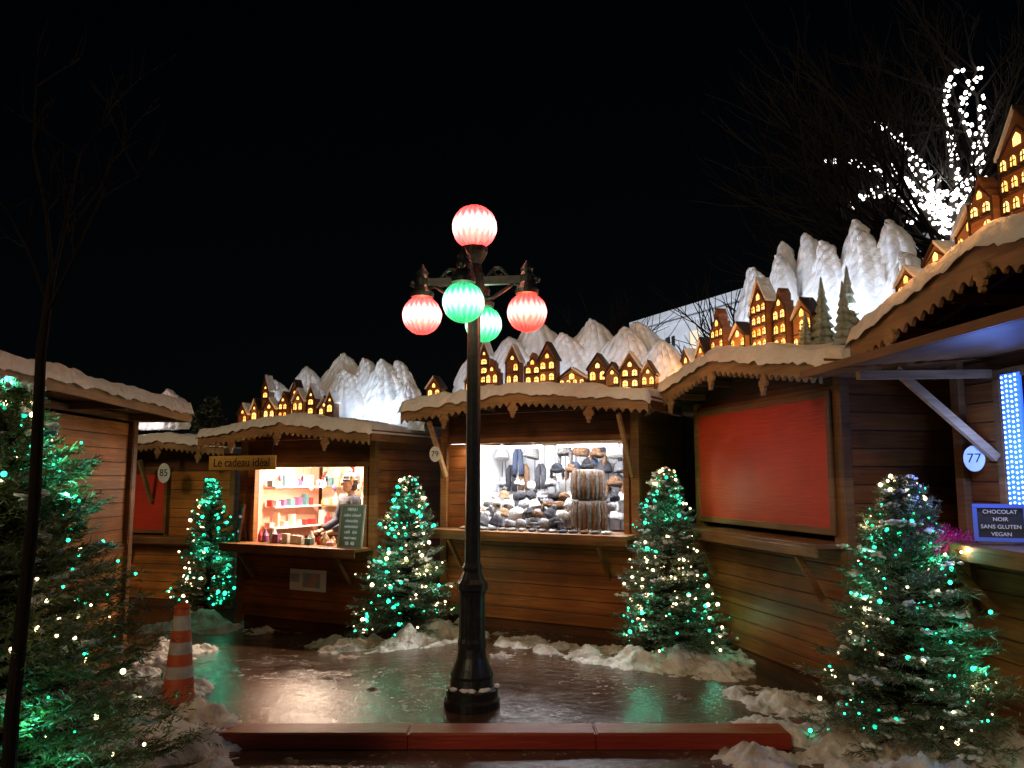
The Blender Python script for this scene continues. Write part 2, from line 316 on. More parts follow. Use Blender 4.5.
# ---------------------------------------------------------------- stalls
def planks(mb,p0,p1,z0,z1,m,ph=.13,th=.025,top=None):
    n=max(1,round((z1-z0)/ph)); h=(z1-z0)/n
    for i in range(n):
        z=z0+h*(i+.5); j=R_.uniform(-.0015,.0015)
        a=Vector((p0[0],p0[1]+j,z)); b=Vector((p1[0],p1[1]+j,z))
        mb.beam(a,b,th,h-.007,m)
    zc=(z0+z1)/2; a=Vector((p0[0],p0[1],zc)); b=Vector((p1[0],p1[1],zc))
    mb.beam(a,b,.008,z1-z0-.004,VD)
def rline(x,w,os,e,p): return e+(p-e)*(1-abs(x-w/2)/(w/2+os))
def stall(name,loc,ang,w,D,e,p,ct,op,of=.5,os=.3,shutter=None,wood=WOOD,gfac=.11,counterd=.38,inner=WOODP,braces=True,seed=0,scallop=True):
    E=empty(name,loc,ang); x0,x1,z1=op
    mb=MB()
    mb.box((w/2,D/2,-.03),(w-.06,D-.06,.26),WOODD)
    planks(mb,(0.02,0),(w-.02,0),.1,ct-.03,wood)
    if x0>.06: planks(mb,(.02,0),(x0,0),ct,z1,wood)
    if x1<w-.06: planks(mb,(x1,0),(w-.02,0),ct,z1,wood)
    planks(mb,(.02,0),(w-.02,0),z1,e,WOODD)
    planks(mb,(0,.02),(0,D),.1,e,wood); planks(mb,(w,.02),(w,D),.1,e,wood)
    planks(mb,(0,D),(w,D),.1,e,inner)
    gp_=[(0,e),(w,e),(w,rline(w,w,os,e,p)),(w/2,p),(0,rline(0,w,os,e,p))]
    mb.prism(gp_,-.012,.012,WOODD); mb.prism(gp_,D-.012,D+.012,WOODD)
    mb.box((w/2,D/2,.12),(w-.05,D-.05,.03),WOODD)
    for x in(0.0,w): mb.box((x,-.02,(e)/2),(.085,.075,e-.02),WOODT)
    for x in (x0,x1): mb.box((x,-.022,(ct+z1)/2),(.06,.06,z1-ct),WOODT)
    mb.box(((x0+x1)/2,-.022,z1+.03),(x1-x0+.1,.05,.06),WOODT)
    mb.obj('walls',E,bevel=.004)
    c=MB(); c.box((w/2,-counterd/2+.1,ct),(w+.06,counterd+.2,.035),COUNTER); c.box((w/2,-counterd+.01,ct-.045),(w+.04,.025,.07),COUNTER)
    if braces:
        for x in (.25,w-.3): c.beam((x,-.04,ct-.42),(x,-counterd+.06,ct-.08),.035,.05,WOODT)
    c.obj('counter',E,bevel=.006)
    r=MB(); t=.05
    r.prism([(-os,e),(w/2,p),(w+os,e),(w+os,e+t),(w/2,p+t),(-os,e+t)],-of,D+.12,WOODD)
    for i in range(5):
        x=.15+i*(w-.3)/4; r.beam((x,-of+.03,rline(x,w,os,e,p)-.035),(x,-.03,rline(x,w,os,e,p)-.035),.04,.06,WOODT)
    r.obj('roof',E)
    f=MB(); top=[];bot=[];per=.085; n=int((w+2*os)/per)*6
    for i in range(n+1):
        x=-os+(w+2*os)*i/n; l=rline(x,w,os,e,p)
        top.append((x,l+t-.005)); bot.append((x,l-gfac+(.042*abs(math.sin(math.pi*i/6)) if scallop else 0)))
    for i in range(n):
        f.prism([bot[i],bot[i+1],top[i+1],top[i]],-of-.028,-of-.002,WOODP)
    f.box((-os-.01,(D-of)/2,e),( .025,D+of,.12),WOODT); f.box((w+os+.01,(D-of)/2,e),(.025,D+of,.12),WOODT)
    if scallop:
      for x in (.3,w/2,w-.3):
        z=rline(x,w,os,e,p)-.09
        for k,(dx,dz,rr) in enumerate([(0,-.02,.035),(-.03,-.05,.028),(.03,-.05,.028),(0,-.09,.03),(0,-.13,.016)]):
            pts=[(x+dx+rr*math.cos(a*math.pi/5),z+dz+rr*math.sin(a*math.pi/5)) for a in range(10)]
            f.prism(pts,-of-.05-.003*k,-of-.034,WOODP)
    f.obj('scalloped_fascia',E)
    s=MB(); nx=int((w+2*os)/.035);ny=int((D+of)/.035);vs=[]
    for j in range(ny+1):
        for i in range(nx+1):
            u=i/nx;v=j/ny; x=-os-.03+(w+2*os+.06)*u; y=-of-.055+(D+of+.17)*v
            ex=min(u,1-u)*(w+2*os);ey=min(v,1-v)*(D+of); ed=min(1,min(ex,ey)/.075)
            q=noise.fractal(Vector((x*1.7,y*1.7,seed+ang)),1,2,4)
            q2=noise.fractal(Vector((x*7,seed*3.,y*2)),.8,2,3)
            th=(.10+.04*q+.02*q2)*math.sqrt(max(0,1-(1-ed)**2))
            z=rline(max(-os,min(w+os,x)),w,os,e,p)+t+.0+th
            if j==0: y-=.008+.014*q2; z-=.035+.035*q2
            if i in(0,nx): z-=.03
            vs.append((x,y,z))
    fs=[(j*(nx+1)+i,j*(nx+1)+i+1,(j+1)*(nx+1)+i+1,(j+1)*(nx+1)+i) for j in range(ny) for i in range(nx)]
    s.add(vs,fs,SNOW); s.obj('roof_snow',E,smooth=True)
    if shutter:
        sh=MB(); sx0,sx1,sz0,sz1=shutter
        sh.box(((sx0+sx1)/2,-.05,(sz0+sz1)/2),(sx1-sx0,.03,sz1-sz0),REDSH)
        for zz in (sz0+.02,sz1-.02): sh.box(((sx0+sx1)/2,-.068,zz),(sx1-sx0+.04,.02,.05),WOODT)
        for xx in (sx0,sx1): sh.box((xx,-.07,(sz0+sz1)/2),(.05,.022,sz1-sz0-.05),WOODT)
        sh.obj('shutter',E,bevel=.004)
    return E
def house(mb,x,z,w,h,y,kind,th=.1):
    z-=.08; h+=.08
    bh=h*(.68 if kind!='tower' else .74); hw=w/2; facade=VW if kind!='cream' else VC
    if kind=='step':
        pts=[(-hw,0),(hw,0),(hw,bh),(hw*.66,bh),(hw*.66,bh+(h-bh)*.33),(hw*.33,bh+(h-bh)*.33),(hw*.33,bh+(h-bh)*.7),(0.0001,h),(-hw*.33,bh+(h-bh)*.7),(-hw*.33,bh+(h-bh)*.33),(-hw*.66,bh+(h-bh)*.33),(-hw*.66,bh),(-hw,bh)]
    else: pts=[(-hw,0),(hw,0),(hw,bh),(0,h),(-hw,bh)]
    mb.prism([(x+a,z+b) for a,b in pts],y,y+th,facade)
    for sg in(-1,1):
        a=Vector((x+sg*(hw+.015),y+th/2,z+bh-.012));b=Vector((x,y+th/2,z+h+.008))
        if kind!='step': mb.prism([(a.x,a.z),(b.x,b.z),(b.x,b.z+.022),(a.x,a.z+.02)],y-.014,y+th+.014,SNOWT if R_.random()<.6 else VD)
    if kind=='tower': mb.prism([(x-.006,z+h),(x+.006,z+h),(x,z+h+.07)],y+.03,y+.045,VD)
    rows=max(2,int(bh/.1)); cols=max(1,int(w/.075)); 
    ww=w/cols*.5; hh=bh/rows*.55
    for r in range(rows):
        for c in range(cols):
            if R_.random()<.1: continue
            cx=x-hw+w*(c+.5)/cols; cz=z+bh*(r+.52)/rows
            p=[(cx-ww/2,cz-hh/2),(cx+ww/2,cz-hh/2),(cx+ww/2,cz+hh*.25),(cx+ww*.3,cz+hh*.45),(cx,cz+hh*.55),(cx-ww*.3,cz+hh*.45),(cx-ww/2,cz+hh*.25)]
            mb.prism(p,y-.004,y-.0005,WIN)
            mb.box((cx,y-.006,cz),(.006,.003,hh),VD); mb.box((cx,y-.006,cz+hh*.05),(ww,.0035,.006),VD)
            mb.box((cx,y-.01,cz-hh/2-.006),(ww*1.25,.02,.01),VD)
        if rows>1: mb.box((x,y-.003,z+bh*(r+.02)/rows+.004),(w-.004,.007,.010),VD)
    gw=w*.18; cz=z+bh+(h-bh)*.25
    mb.prism([(x-gw/2,cz-gw*.6),(x+gw/2,cz-gw*.6),(x+gw/2,cz+gw*.2),(x,cz+gw*.7),(x-gw/2,cz+gw*.2)],y-.004,y-.0005,WIN)
    for sg in(-1,1):
        mb.box((x+sg*(hw-.006),y-.004,z+bh/2),(.012,.008,bh),VD)
        mb.beam((x+sg*(hw-.01),y-.003,z+bh*.98),(x,y-.003,z+bh+(h-bh)*.6),.006,.009,VD)
def village(E,items,y,zf,lights=()):
    mb=MB()
    for k,(x,w,h,kind) in enumerate(items): house(mb,x,zf(x),w,h,y+(k%3)*.05,kind)
    mb.obj('village_cutouts',E)
    for x,pw in lights: light('POINT','village_lamp',(x,y-.17,zf(x)+.05),pw,(1,.42,.12),E,size=.012)
def mountains(E,peaks,zbase,m=MTN,name='mountain_backdrop'):
    mb=MB()
    for k,(c,w,h,y0) in enumerate(peaks):
        nu,nt_=60,34; vs=[]; lean=R_.uniform(-.14,.14); ph=R_.uniform(0,6); hf=h*.75
        for j in range(nt_+1):
            t=1-(1-j/nt_)**1.7
            for i in range(nu+1):
                u=-1+2*i/nu
                wid=w*(1-t**2.1)**.58
                x=c+wid*u+lean*h*t+.035*noise.noise(Vector((u*2,t*5,k*2.)))+.012*noise.noise(Vector((u*6,t*15,k*2.))); z=zbase+h*t*(1-.05*u*u*t)+.02*noise.noise(Vector((x*9,t*3,k)))*t
                du=(x-(c+lean*h)); dz=(zbase+h*1.12-z)
                fan=math.atan2(du,dz)
                g=.017*math.sin(fan*30+ph)+.012*math.sin((du+dz*.7)*70+ph)+.05*noise.noise(Vector((x*4.5,t*4,k*3.1)))
                y=y0-.16*(1-u*u)*(1-.55*t)+.12*t+g*(1-t*.5)
                vs.append((x,y,z))
        fs=[(j*(nu+1)+i,j*(nu+1)+i+1,(j+1)*(nu+1)+i+1,(j+1)*(nu+1)+i) for j in range(nt_) for i in range(nu)]
        mb.add(vs,fs,m)
    o=mb.obj(name,E,smooth=True); so=o.modifiers.new('thick','SOLIDIFY'); so.thickness=.02; so.offset=1
    return o
def numsign(E,n,loc,k=1.,rz=0,name='number_sign'):
    P=empty(name,loc,rz,E); mb=MB()
    mb.prism([(k*.062*math.cos(a*math.pi/12),k*.085*math.sin(a*math.pi/12)) for a in range(24)],-.006,.006,WHITEP)
    mb.tube([(0,0,.085*k),(0,0,.085*k+.14)],.003,5,IRON)
    mb.obj('sign_plate',P); text(n,(0,-.0085,0),.085*k,TXTB,P,name='number_lettering')

# --- stall 1 : gift stall
a1=math.radians(-27.3)
S1=stall('gift_stall',(-3.42,10.2,-.2),a1,2.05,1.5,2.27,2.42,.99,(.18,1.95,1.93),seed=1)
z1f=lambda x:rline(x,2.05,.3,2.27,2.42)+.12
village(S1,[(.05,.16,.30,'gable'),(.2,.13,.34,'cream'),(.33,.12,.62,'tower'),(.50,.2,.30,'gable'),(.68,.15,.38,'step'),(.82,.14,.48,'gable'),(.97,.17,.34,'cream'),(1.13,.13,.40,'gable'),(1.3,.18,.26,'cream'),(1.47,.13,.34,'gable')],-.15,z1f,[(.25,1),(.75,1),(1.25,1)])
mountains(S1,[(.1,.36,.74,.38),(.42,.42,.92,.52),(.88,.5,1.08,.62),(1.22,.4,.84,.45),(1.5,.42,.98,.56),(1.8,.38,.92,.46),(2.02,.34,.9,.54),(2.2,.28,.6,.38),(.7,.34,.62,.34)],2.36)
light('AREA','mountain_lamp',(1.1,-.02,2.54),19,(.72,.86,1),S1,size=2.3,size_y=.05,rot=(math.radians(140),0,0))
sg=MB(); sg.box((.5,-.56,1.98),(1.08,.02,.17),mat('sign_yellow_board',(.75,.48,.12),(.6,.36,.08),scale=6,stretch=(1,1,8)))
for dx in(.02,.97): sg.tube([(dx,-.55,2.06),(dx,-.53,2.25)],.004,5,IRON)
sg.obj('shop_sign_board',S1); text('Le cadeau idéal',(.5,-.573,1.98),.15,mat('sign_ink_brown',(.05,.015,.005)),S1,name='shop_sign_lettering')
it=MB(); RW=mat('pink_wall',(.8,.45,.34),(.72,.38,.28)); RF=mat('red_frame',(.5,.04,.03)); CW=mat('cream_wall',(.84,.74,.62),(.78,.66,.53))
it.box((.03,.7,1.5),(.02,1.3,1.0),RW); it.box((.06,.1,1.5),(.03,.12,1.0),RF); it.box((1.0,1.42,1.5),(1.9,.02,1.0),CW); it.box((1.98,.7,1.5),(.02,1.3,1.0),CW)
for x in(.6,1.2): it.box((x,1.4,1.5),(.05,.04,1.0),RF)
for z in(1.15,1.42,1.68): it.box((1.0,1.3,z),(1.7,.22,.02),WOODP); it.box((.14,.75,z),(.18,.9,.02),WHITEP)
it.obj('interior_fittings',S1)
cols=[(.6,.05,.05),(.7,.6,.4),(.1,.25,.3),(.75,.72,.68),(.6,.35,.1),(.3,.1,.25),(.8,.5,.5),(.7,.68,.6)]
GM=[mat('gift_%d'%i,c,rough=.4,scale=14) for i,c in enumerate(cols)]
it=MB()
for z in(1.16,1.43,1.69):
    x=.2
    while x<1.85:
        h=R_.uniform(.07,.2); r=R_.uniform(.02,.05); m=R_.choice(GM)
        if R_.random()<.5: it.lathe((x,1.26+R_.uniform(-.03,.03),z),[(r,0),(r,h*.6),(r*.4,h*.8),(r*.4,h)],10,m)
        else: it.box((x,1.26,z+h/2),(r*2,r*2,h),m)
        x+=r*2+R_.uniform(.01,.07)
    y=.3
    while y<1.15:
        h=R_.uniform(.06,.18); it.box((.14,y,z+h/2),(.09,R_.uniform(.03,.08),h),R_.choice(GM)); y+=R_.uniform(.08,.16)
x=.3
while x<1.55:
    h=R_.uniform(.05,.2); r=R_.uniform(.025,.055); m=R_.choice(GM); yy=-.02+R_.uniform(-.12,.08)
    if R_.random()<.6: it.lathe((x,yy,1.01),[(r,0),(r*1.05,h*.5),(r*.5,h*.8),(r*.3,h)],10,m)
    else: it.box((x,yy,1.01+h/2),(r*2,r*1.6,h),m)
    x+=R_.uniform(.05,.09)
for k in range(12): it.blob((.3+.13*k,.3+.15*(k%3),1.8-.06*(k%3)),(.03,.03,.045),R_.choice(GM)); it.tube([(.3+.13*k,.3+.15*(k%3),1.84-.06*(k%3)),(.3+.13*k,.3+.15*(k%3),2.2)],.002,4,IRON)
it.obj('gift_items',parent=S1)
bl=MB(); bl.blob((.62,.75,1.72),.05,emit('warm_bulb',(1,.8,.6),20)); bl.tube([(.62,.75,1.76),(.62,.75,2.2)],.004,5,IRON)
bl.blob((1.15,.4,1.86),.04,emit('warm_bulb_b',(1,.75,.55),16)); bl.tube([(1.15,.4,1.9),(1.15,.4,2.2)],.004,5,IRON); bl.obj('pendant_bulbs',S1,smooth=True)
light('AREA','stall_lamp',(.95,.45,2.15),115,(1,.76,.56),S1,size=1.3,size_y=.25)
light('POINT','stall_bulb',(.75,.35,1.74),42,(1,.7,.48),S1,size=.04)
ps=MB(); ps.box((1.1,-.022,.58),(.56,.008,.25),WHITEP)
ps.box((1.16,-.028,.58),(.26,.004,.17),mat('poster_print',(.15,.4,.55),(.75,.3,.2),scale=7)); ps.box((.9,-.028,.6),(.14,.004,.1),mat('poster_grey',(.45,.45,.5))); ps.obj('poster',S1)
def board(name,M,w,h,lines,fr=WOODD,size=.04,face=BLACKB,tm=TXTW,tilt=-.12):
    E=empty(name); E.matrix_world=M@Matrix.Rotation(tilt,4,'X')
    b=MB(); b.box((0,0,h/2),(w,.012,h),face)
    for sx in(-1,1): b.box((sx*w/2,-.002,h/2),(.022,.022,h+.02),fr)
    for zz in(0.0,h): b.box((0,-.002,zz),(w+.02,.024,.022),fr)
    b.beam((0,.01,h*.8),(0,.11,0.01),.02,.02,fr); b.obj('board_panel',E)
    for i,l in enumerate(lines): text(l,(0,-.0095,h-(i+.8)*h/(len(lines)+.5)),size,tm,E)
    return E
S1M=Matrix.Translation((-3.42,10.2,-.2))@Matrix.Rotation(a1,4,'Z')
board('menu_chalkboard',S1M@Matrix.Translation((1.86,-.2,1.01)),.33,.48,['MENU','cidre chaud','chocolat','noisettes','café  thé','marrons','5$  8$'],face=mat('board_grey_lit_green',(.14,.27,.21),(.18,.31,.26)),fr=mat('frame_grey',(.5,.52,.5)),size=.052)  # grey board, the green light on it is put into the colour
board('side_chalkboard',S1M@Matrix.Translation((0.05,-.15,1.01))@Matrix.Rotation(-.6,4,'Z'),.24,.45,['OUVERT','noël'],size=.05)

# --- stall 2 : fur hats
a2=math.radians(-29.5)
S2=stall('fur_hat_stall',(-.75,9.07,0),a2,2.3,1.5,2.31,2.45,1.03,(.34,2.2,1.98),seed=2,os=.3,of=.45)
z2f=lambda x:rline(x,2.3,.3,2.31,2.45)+.12
village(S2,[(-.05,.2,.28,'gable'),(.42,.16,.30,'gable'),(.56,.13,.60,'tower'),(.72,.17,.36,'step'),(.95,.17,.48,'gable'),(1.17,.2,.38,'step'),(1.40,.2,.46,'gable'),(1.66,.3,.20,'cream'),(1.93,.22,.36,'gable'),(2.13,.16,.26,'cream'),(2.3,.2,.38,'gable'),(2.47,.15,.30,'cream')],-.2,z2f,[(0,.7),(.7,1),(1.3,1),(1.9,1),(2.4,.8)])
mountains(S2,[(.15,.36,.70,.42),(.45,.42,.88,.52),(.9,.5,1.10,.65),(1.25,.42,.84,.45),(1.58,.46,1.0,.58),(1.9,.4,.84,.44),(2.15,.42,.92,.6),(2.38,.34,.66,.42)],2.4)
light('AREA','mountain_lamp',(1.3,-.02,2.6),9,(.8,.88,1),S2,size=2.4,size_y=.05,rot=(math.radians(140),0,0))
numsign(S2,'79',(.12,-.4,1.86),1.0,.35)
bb=MB(); bb.beam((.03,-.05,1.62),(.03,-.40,2.22),.035,.05,WOODP); bb.beam((2.27,-.05,1.62),(2.27,-.40,2.22),.035,.05,WOODP); bb.obj('braces',S2)
it=MB(); PW=mat('white_pegboard',(.8,.82,.84),(.74,.76,.8)); RG=mat('rail_grey',(.4,.42,.45)); it.box((1.15,1.2,1.5),(2.2,.02,1.0),PW); it.box((.04,.6,1.5),(.02,1.15,1.0),PW); it.box((2.26,.6,1.5),(.02,1.15,1.0),PW)
for x in [i*.14+.1 for i in range(16)]: it.box((x,1.18,1.5),(.008,.012,1.0),RG)
it.obj('display_wall',S2)
FC=[((.02,.02,.022),(.05,.045,.05)),((.78,.77,.75),(.6,.6,.6)),((.12,.11,.11),(.22,.21,.2)),((.11,.06,.035),(.22,.13,.08)),((.42,.42,.45),(.25,.26,.3)),((.09,.09,.1),(.04,.04,.05)),((.8,.8,.8),(.66,.66,.68))]
FM=[mat('fur_%d'%i,a,b,rough=.95,scale=38,bump=1,bscale=90,spec=.1) for i,(a,b) in enumerate(FC)]
KM=[mat('knit_%d'%i,a,b,rough=.9,scale=60,bump=1,bscale=120,spec=.1) for i,(a,b) in enumerate([((.03,.03,.04),(.06,.06,.07)),((.55,.54,.52),(.42,.42,.41)),((.08,.1,.16),(.05,.06,.1)),((.14,.14,.15),(.09,.09,.1)),((.2,.19,.18),(.3,.29,.28)),((.3,.2,.12),(.2,.13,.08))])]
ht=MB()
def hat(c,r,kind,rot=None):
    c=Vector(c); Rm=rot or Matrix.Identity(3); V=Vector
    if kind=='trapper':
        m=R_.choice(FM); m2=R_.choice(KM)
        ht.blob(c+Rm@V((0,0,r*.35)),(r*.78,r*.78,r*.72),m2,16,11,.1,6,Rm)
        ht.torus(c,r*.76,r*.27,m,22,8,.5,rot=Rm); ht.fur(c,(r,r,r*.22),m,110,r*.28,Rm)
        ht.blob(c+Rm@V((0,-r*.72,r*.34)),(r*.55,r*.16,r*.38),m,12,8,.3,8,Rm); ht.fur(c+Rm@V((0,-r*.75,r*.34)),(r*.55,r*.16,r*.38),m,70,r*.22,Rm)
        for s in(-1,1):
            q=c+Rm@V((s*r*.86,-r*.1,-r*.62)); ht.blob(q,(r*.17,r*.36,r*.68),m,10,8,.3,8,Rm); ht.fur(q,(r*.17,r*.36,r*.68),m,60,r*.22,Rm)
    elif kind=='beanie':
        m=R_.choice(KM); m2=R_.choice(FM)
        ht.lathe(c,[(r*.84,-r*.35),(r*.9,-r*.3),(r*.9,-r*.02),(r*.82,0),(r*.8,r*.3),(r*.66,r*.65),(r*.36,r*.9),(r*.05,r)],20,m,.025,20,Rm)
        q=c+Rm@V((0,0,r*1.2)); ht.blob(q,r*.32,m2,10,8); ht.fur(q,r*.32,m2,110,r*.22,Rm)
    elif kind=='cossack':
        m=R_.choice(FM); ht.lathe(c,[(r*.8,-r*.4),(r*.92,-r*.3),(r*.95,r*.3),(r*.8,r*.5),(r*.1,r*.52)],20,m,.03,7,Rm); ht.fur(c,(r*.95,r*.95,r*.42),m,200,r*.28,Rm)
    elif kind=='scarf':
        m=R_.choice(KM+FM)
        for s in(-1,1): ht.tube([c+V((s*.012,0,.06)),c+V((s*.035,-.01,0)),c+V((s*.04,-.01,-r*1.2)),c+V((s*.045,-.012,-r*2.6))],[.02,.034,.034,.036],8,m)
for row in range(5):
    for col in range(10):
        if R_.random()<.06: continue
        x=.22+col*.21+(.1 if row%2 else 0)+R_.uniform(-.03,.03); z=1.16+row*.18+R_.uniform(-.02,.02)
        if x>2.15 or z>1.93: continue
        hat((x,1.02-.03*row,z),R_.uniform(.085,.115),R_.choice(['trapper','beanie','cossack','trapper','trapper','cossack','scarf']),Matrix.Rotation(R_.uniform(-.35,-.05),3,'X')@Matrix.Rotation(R_.uniform(-.2,.2),3,'Y')@Matrix.Rotation(R_.uniform(-.6,.6),3,'Z'))
for row in range(4):
    for col in range(11):
        x=.42+col*.15+R_.uniform(-.03,.03); y=-.12+.17*row+R_.uniform(-.02,.02); z=1.12+.09*row
        if x>1.5 and row<2 and x<1.95: continue
        hat((x,y,z),R_.uniform(.06,.09),R_.choice(['trapper','cossack','beanie','cossack']),Matrix.Rotation(R_.uniform(-.6,.0),3,'X')@Matrix.Rotation(R_.uniform(-.4,.4),3,'Y')@Matrix.Rotation(R_.uniform(-1,1),3,'Z'))
for k in range(15):
    x=.40+k*.118; m=R_.choice(FM+KM); a=Matrix.Rotation(R_.uniform(-.4,.4),3,'Z'); c=Vector((x,-.23,1.065)); ht.blob(c,(.036,.075,.018),m,12,8,.1,7,a); ht.blob(c+a@Vector((.035,.01,0)),(.014,.034,.013),m,8,6,rot=a); ht.fur(c+a@Vector((0,.07,0)),(.035,.014,.018),FM[1],50,.02,a)
ht.obj('fur_hats',S2,smooth=True)
st=MB()
for (cx,cy,r,z0,z1) in [(1.72,.12,.17,1.06,1.36),(1.7,.14,.16,1.38,1.68)]:
    for i in range(22):
        a=2*math.pi*i/22; c=(cx+r*math.cos(a),cy+r*math.sin(a),(z0+z1)/2); m=FM[3] if i%2 else FM[2]; st.blob(c,(.026,.026,(z1-z0)/2),m,8,7,.3,9); st.fur(c,(.026,.026,(z1-z0)/2),m,50,.02)
    st.lathe((cx,cy,0),[(r*.95,z0),(r*.95,z1),(r*.5,z1+.01)],16,FM[2])
st.obj('fur_headband_stand',S2,smooth=True)
tb=MB(); LT=emit('tube_lamp',(.95,.97,1),14)
for x in(.7,1.6): tb.beam((x-.35,.35,1.95),(x+.35,.35,1.95),.03,.03,LT)
tb.obj('tube_lamps',S2)
light('AREA','stall_lamp',(1.15,.3,2.2),95,(.95,.97,1),S2,size=1.9,size_y=.3)
light('AREA','stall_lamp_counter',(1.15,-.1,1.93),26,(1,.95,.9),S2,size=1.7,size_y=.06,rot=(math.radians(20),0,0))

# --- stall 3 : closed, red shutter
a3=math.radians(-76.3)
S3=stall('closed_stall',(1.89,7.87,0),a3,2.22,1.6,2.34,2.58,1.12,(.06,2.14,2.22),of=.42,os=.36,shutter=(.05,2.13,1.19,2.24),seed=3,counterd=.3)
z3f=lambda x:rline(x,2.22,.36,2.34,2.58)+.2
village(S3,[(-.2,.24,.34,'gable'),(0.03,.2,.38,'cream'),(.24,.2,.46,'gable'),(.47,.24,.54,'step'),(.76,.26,.28,'cream'),(1.0,.2,.46,'gable'),(1.21,.24,.54,'gable'),(1.44,.2,.46,'step'),(1.68,.26,.34,'cream')],-.05,z3f,[(-.1,2.6),(.35,3),(.8,2.6),(1.2,3),(1.65,2)])
mountains(S3,[(-.35,.42,1.32,.75),(0.0,.4,1.5,.9),(.32,.4,1.3,.72),(.62,.4,1.46,.88),(.92,.4,1.22,.7),(1.22,.4,1.34,.85),(1.52,.38,1.16,.7),(1.78,.38,1.18,.8),(2.08,.3,.8,.65)],2.55)
light('AREA','mountain_lamp',(.9,.2,2.86),24,(.78,.88,1),S3,size=2.6,size_y=.05,rot=(math.radians(140),0,0))
cf=MB(); FG=mat('painted_fir_cutout',(.16,.2,.15),(.34,.38,.34),scale=20)
for (x,y,h,r) in [(1.7,.12,.5,.09),(1.88,.1,.66,.11),(2.06,.2,.74,.12),(2.2,.05,.6,.1),(1.8,.0,.38,.08)]:
    z0=z3f(x)-.14
    prof=[(.012,0),(.012,.05)]
    for k in range(9):
        t=k/9; prof+= [(r*(1-t)*1.0,.05+(h-.05)*t),(r*(1-t)*.55,.05+(h-.05)*(t+.085))]
    prof.append((.002,h)); cf.lathe((x,y,z0),prof,14,FG,.2,7)
cf.obj('fir_cutouts',S3)
# --- stall 4 : chocolate stall
a4=math.radians(-84.5)
S4=stall('chocolate_stall',(2.97,5.17,0),a4,2.3,1.6,2.48,2.78,1.2,(.38,2.2,2.2),of=.62,os=.2,seed=4,counterd=.42,gfac=.14)
z4f=lambda x:rline(x,2.3,.2,2.48,2.78)+.2
village(S4,[(.12,.22,.2,'cream'),(.36,.24,.24,'cream'),(.62,.26,.32,'cream'),(.85,.2,.38,'step'),(1.1,.3,.60,'gable'),(1.4,.3,.5,'gable')],-.42,z4f,[(.35,1.4),(.75,1.6),(1.1,1.6)])
mountains(S4,[(.3,.3,.6,-.1),(.72,.36,.86,.0),(1.1,.4,1.0,.1),(1.6,.4,.9,.1)],2.75)
light('AREA','mountain_lamp',(1.0,-.26,2.9),10,(.85,.9,1),S4,size=2,size_y=.05,rot=(math.radians(140),0,0))
fl=MB()
for k in range(7): fl.box((1.08,-.1-.13*k,2.36-.012*k),(2.62,.124,.022),WOODT)
fl.box((1.08,-.985,2.295),(2.64,.02,.05),WOODT); fl.obj('raised_flap',S4)
br=MB(); br.beam((.36,-.06,1.72),(.33,-.66,2.26),.04,.05,WOODP); br.beam((.33,-.02,2.24),(.33,-.9,2.22),.05,.05,WOODP); br.obj('flap_brace',S4)
ld=MB(); LED=emit('led_blue_white',(.35,.55,1),5)
for j,xx in enumerate((.45,.487,.524,.56)):
    for k in range(32): ld.blob((xx,-.062,1.27+k*.03+.006*(j%2)),(.008,.006,.008),LED,6,4)
ld.box((.505,-.045,1.73),(.16,.012,.98),emit('led_strip_back',(.03,.13,1),1.6)); ld.obj('led_strip',S4)
light('POINT','led_lamp',(.62,-.3,1.75),15,(.16,.3,1),S4,size=.03); light('AREA','stall_lamp',(1.15,.5,2.15),16,(.2,.35,1),S4,size=1.6,size_y=.3)
numsign(S4,'77',(.24,-.12,1.72),.95,.95)
it=MB(); it.box((1.15,1.1,1.6),(2.2,.02,1.1),PW)
for k in range(30): it.box((R_.uniform(.4,2),R_.uniform(-.1,.3),1.27),(.09,.07,R_.uniform(.05,.14)),R_.choice(GM))
it.obj('display_goods',S4)
ti=MB(); PK=mat('pink_tinsel',(.85,.03,.2),(.6,.02,.15),rough=.35,scale=30)
for k in range(2600):
    x=R_.uniform(-.16,.42); y=R_.uniform(-.52,-.22); c=Vector((x,y,1.225+R_.uniform(-.06,.06)+.02*math.sin(x*14)))
    d=Vector((R_.uniform(-1,1),R_.uniform(-1,1),R_.uniform(-1,1))).normalized()*.024; n=d.cross(Vector((.3,.5,.8))).normalized()*.003
    ti.add([c-d-n,c+d,c-d+n],[(0,1,2)],PK)
ti.obj('tinsel_garland',S4)
board('chocolate_menu_board',Matrix.Translation((2.79,4.56,1.25))@Matrix.Rotation(math.radians(-25),4,'Z'),.25,.19,['CHOCOLAT','NOIR','SANS GLUTEN','VEGAN'],size=.031,fr=emit('blue_frame_glow',(.1,.2,.8),.2))  # menu frame given a faint blue glow of its own
# --- left stall
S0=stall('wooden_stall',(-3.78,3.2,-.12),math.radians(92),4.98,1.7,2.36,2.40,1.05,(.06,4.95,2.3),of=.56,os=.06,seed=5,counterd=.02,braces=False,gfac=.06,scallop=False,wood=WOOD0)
fw=MB(); planks(fw,(.1,0),(4.9,0),1.07,2.28,WOOD0); fw.obj('closed_front_boards',S0,bevel=.004)
